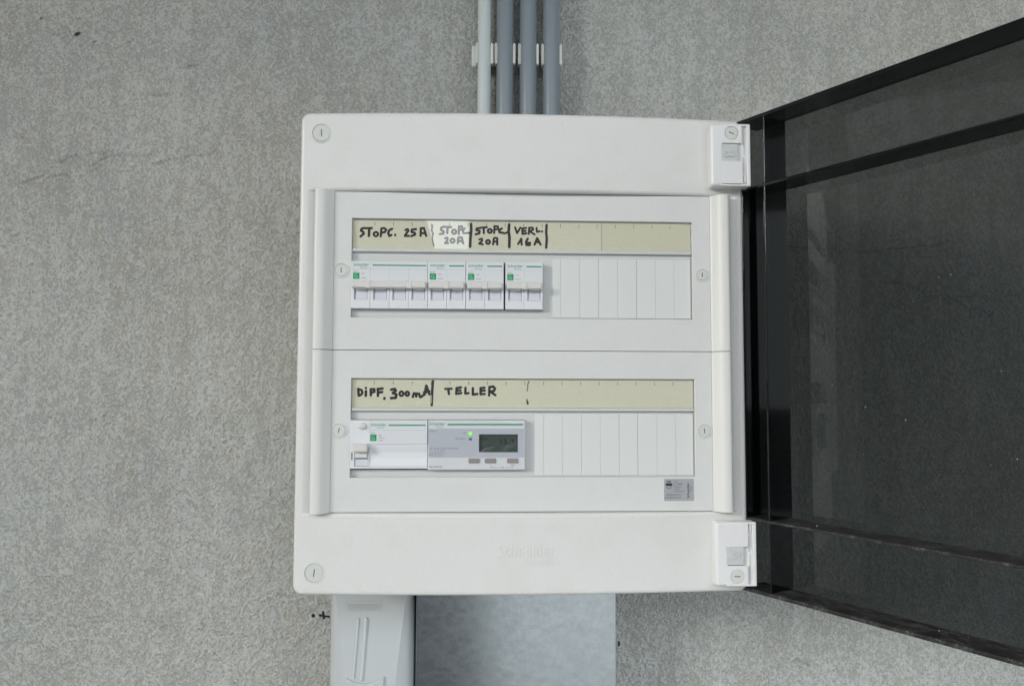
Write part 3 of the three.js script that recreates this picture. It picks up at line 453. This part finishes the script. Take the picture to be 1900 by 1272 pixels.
// ---------------------------------------------------------------- conduits above the board
const pipeZ = -157;
function conduit(x, r, m, label, group) { const c = thing('conduit', label, 'conduit', [x, 219, pipeZ], group); mesh('pipe', new THREE.CylinderGeometry(r, r, 1180, 40, 1, true).translate(0, 590, 0), m, c); mesh('pipe_bore', new THREE.CylinderGeometry(r - 1.2, r - 1.2, 1180, 32, 1, true).translate(0, 590, 0), m, c); return c; }
conduit(-37.7, 7.9, mat.whitePipe, 'thin white conduit rising from the board top beside grey conduits');
conduit(-13.4, 10.1, mat.greyPipe, 'grey conduit next to the thin white conduit', 'grey conduits above the board');
conduit(14, 10.1, mat.greyPipe, 'grey conduit running between two other grey conduits', 'grey conduits above the board');
conduit(41.3, 10.1, mat.greyPipe, 'grey conduit farthest from the thin white conduit', 'grey conduits above the board');
function clip(x, r, label, lug) {
  const c = thing('pipe_clip', label, 'pipe clip', [x, 343, pipeZ], 'white clips holding the conduits');
  const a0 = 1.2, ri = r + 0.15, ro = r + 2.1, s = new THREE.Shape(), A = Math.PI / 2 + a0, B = Math.PI * 2.5 - a0; // open towards +z
  s.absarc(0, 0, ro, A, B, false); const tip = (t, q) => [Math.cos(t) * q, Math.sin(t) * q];
  s.lineTo(...tip(B + 0.1, ro + 0.8)); s.lineTo(...tip(B + 0.12, ri + 0.3)); s.absarc(0, 0, ri, B, A, true); s.lineTo(...tip(A - 0.12, ri + 0.3)); s.lineTo(...tip(A - 0.1, ro + 0.8)); s.closePath();
  const g = new THREE.ExtrudeGeometry(s, { depth: 20, bevelSize: 0.7, bevelOffset: -0.4, bevelThickness: 2.4, bevelSegments: 3, curveSegments: 28 }); g.rotateX(-Math.PI / 2); g.scale(1, 1, -1); // (x, z', y) with z' up to the room
  { const ix = g.index; const p = g.attributes.position; for (let k = 0; k < p.count; k += 3) for (const nm of ['position', 'normal', 'uv']) { const at = g.attributes[nm], sz = at.itemSize; for (let q = 0; q < sz; q++) { const t = at.array[(k + 1) * sz + q]; at.array[(k + 1) * sz + q] = at.array[(k + 2) * sz + q]; at.array[(k + 2) * sz + q] = t; } } g.computeVertexNormals(); }
  mesh('clip_jaw', g, mat.clip, c);
  mesh('clip_foot', rb(-7.5, 7.5, -6, 22, wallZ - pipeZ, -ro + 0.6, 1), mat.clip, c);
  if (lug) mesh('clip_lug', [rb(-15, -8.4, -4, 22, -12, -1, 2.2, 3), rb(8.6, 12.6, 0, 24, -11, 0, 1.6, 3)], mat.clip, c);
}
clip(-37.7, 7.9, 'white clip with a stout lug on the thin white conduit', true);
clip(-13.4, 10.1, 'white clip on the grey conduit next to the thin white conduit'); clip(14, 10.1, 'white clip on the grey conduit between two grey ones'); clip(41.3, 10.1, 'white clip on the grey conduit farthest from the white conduit');

// ---------------------------------------------------------------- below the board
{ // socket housing: a box whose face narrows downwards between sloping cheeks
  const h = thing('socket_housing', 'glossy light grey plastic socket housing tucked under the board, beside the steel duct', 'socket housing', [-153.5, -226, 0]);
  mesh('housing_body', rb(-44, 44, -420, 0, wallZ, -107, 5, 4), mat.housing, h);
  const P = (a) => a; // face: outer edge at z=-108, raised panel at z=-96
  const zT = -97, zO = -109, pts = { a: [-43, 0, zO], b: [43, 0, zO], c: [43, -300, zO], d: [-43, -300, zO], e: [-40.5, 0, zT], f: [39.5, 0, zT], g: [26, -118, zT + 4], hh: [-25.5, -112, zT + 4] };
  const quad = (A, B, C2, D2) => { const g = new THREE.BufferGeometry(), N = 8, p = [], u = [], t = []; for (let j = 0; j <= N; j++) for (let i = 0; i <= N; i++) { const s = i / N, v = j / N; for (let k = 0; k < 3; k++) p.push((A[k] * (1 - s) + B[k] * s) * (1 - v) + (D2[k] * (1 - s) + C2[k] * s) * v); u.push(s, v); } for (let j = 0; j < N; j++) for (let i = 0; i < N; i++) { const a = j * (N + 1) + i; t.push(a, a + N + 1, a + 1, a + 1, a + N + 1, a + N + 2); } g.setAttribute('position', new THREE.Float32BufferAttribute(p, 3)); g.setAttribute('uv', new THREE.Float32BufferAttribute(u, 2)); g.setIndex(t); g.computeVertexNormals(); return g; };
  const { a, b, c, d, e, f, g, hh } = pts;
  mesh('face_panel', quad(e, f, g, hh), mat.housing, h); mesh('cheek', quad(a, e, hh, d), mat.housing, h); mesh('cheek', quad(f, b, c, g), mat.housing, h); mesh('lower_face', quad(hh, g, c, d), mat.housing, h);
  const rod = (x0, y0, x1, y1, r) => { const L = Math.hypot(x1 - x0, y1 - y0), q = new THREE.CapsuleGeometry(r, L, 6, 14); q.rotateZ(Math.atan2(x0 - x1, y1 - y0)); q.rotateX(-Math.atan2(4, 115)); q.translate((x0 + x1) / 2, (y0 + y1) / 2, zT - 4 * (y0 + y1) / 2 / 115 + 0.5); return q; };
  mesh('rib', rod(-13, -52, -17, -111, 1.2), mat.rod, h); mesh('rib', rod(-5, -52, -9, -113, 1.9), mat.rod, h);
  // flap with a curved upper edge
  const s = new THREE.Shape(); s.moveTo(-24, -112); s.quadraticCurveTo(-4, -124, 14, -111); s.lineTo(11, -220); s.lineTo(-26, -220); s.closePath();
  const fl = new THREE.ExtrudeGeometry(s, { depth: 10, bevelSize: 0.6, bevelThickness: 0.6, bevelSegments: 2, curveSegments: 16 }); fl.translate(0, 0, zT - 4); mesh('flap', fl, mat.housing, h);
  const nm = text('MENNEKES', 6.8, 0.35, font, 35); nm.translate(-24.5, -44, zT + 1.5); const fr = slab(-26.5, 11.5, -50, -34, zT + 1, zT + 1.55, { holes: [[-26, 11, -49.5, -34.5]], bevel: 0.08 }); mesh('embossed_lettering', [nm, fr], mat.housing, h);
}
{ // galvanised duct
  const scr = byteTex(1024, (i, j) => clamp(128 + (vnoise(i / 14, j / 1.6, 0) - 0.5) * 50 + (vnoise(i / 60, j / 40, 1) - 0.5) * 40 + (vnoise(i / 18, j / 22, 2) - 0.5) * 26, 0, 255));
  const tint = byteTex(1024, (i, j) => { const v = clamp(202 + (vnoise(i / 3, j / 2.5, 0) - 0.5) * 26 + (hash(i, j, 8) - 0.5) * 16 + (vnoise(i / 70, j / 50, 1) - 0.5) * 10 + (vnoise(i / 24, j / 28, 2) - 0.5) * 6, 0, 255); return [v * 0.975, v * 1.0, v * 1.01]; }, true);
  { const d = tint.image.data; for (let k = 0; k < 420; k++) { let x = rnd() * 1024, y = rnd() * 1024; const a = (rnd() - 0.5) * (k % 3 ? 0.35 : 3), L = 8 + rnd() * 46, up = (rnd() - 0.35) * 36; for (let t = 0; t < L; t++) { const o = (((y | 0) & 1023) * 1024 + ((x | 0) & 1023)) * 4; for (let q = 0; q < 3; q++) d[o + q] = clamp(d[o + q] + up * Math.sin(Math.PI * t / L), 0, 255); x += Math.cos(a); y += Math.sin(a); } } }
  for (const t of [scr, tint]) t.repeat.set(3, 3);
  const galv = std(lin(0.72, 0.73, 0.73), 0.34, { metalness: 1, map: tint, roughnessMap: scr, });
  const d = thing('steel_duct', 'galvanised sheet-steel cable duct with scuffed face below the board', 'cable duct', [0, -226, 0]);
  const g = rb(-107.2, 105.2, -420, 0, wallZ, -100, 2.2, 4), p = g.attributes.position, uv = g.attributes.uv; for (let k = 0; k < p.count; k++) uv.setXY(k, p.getX(k) / 1000 * 3, p.getY(k) / 1000 * 3);
  mesh('duct_shell', g, galv, d);
}

renderer.render(scene, camera);
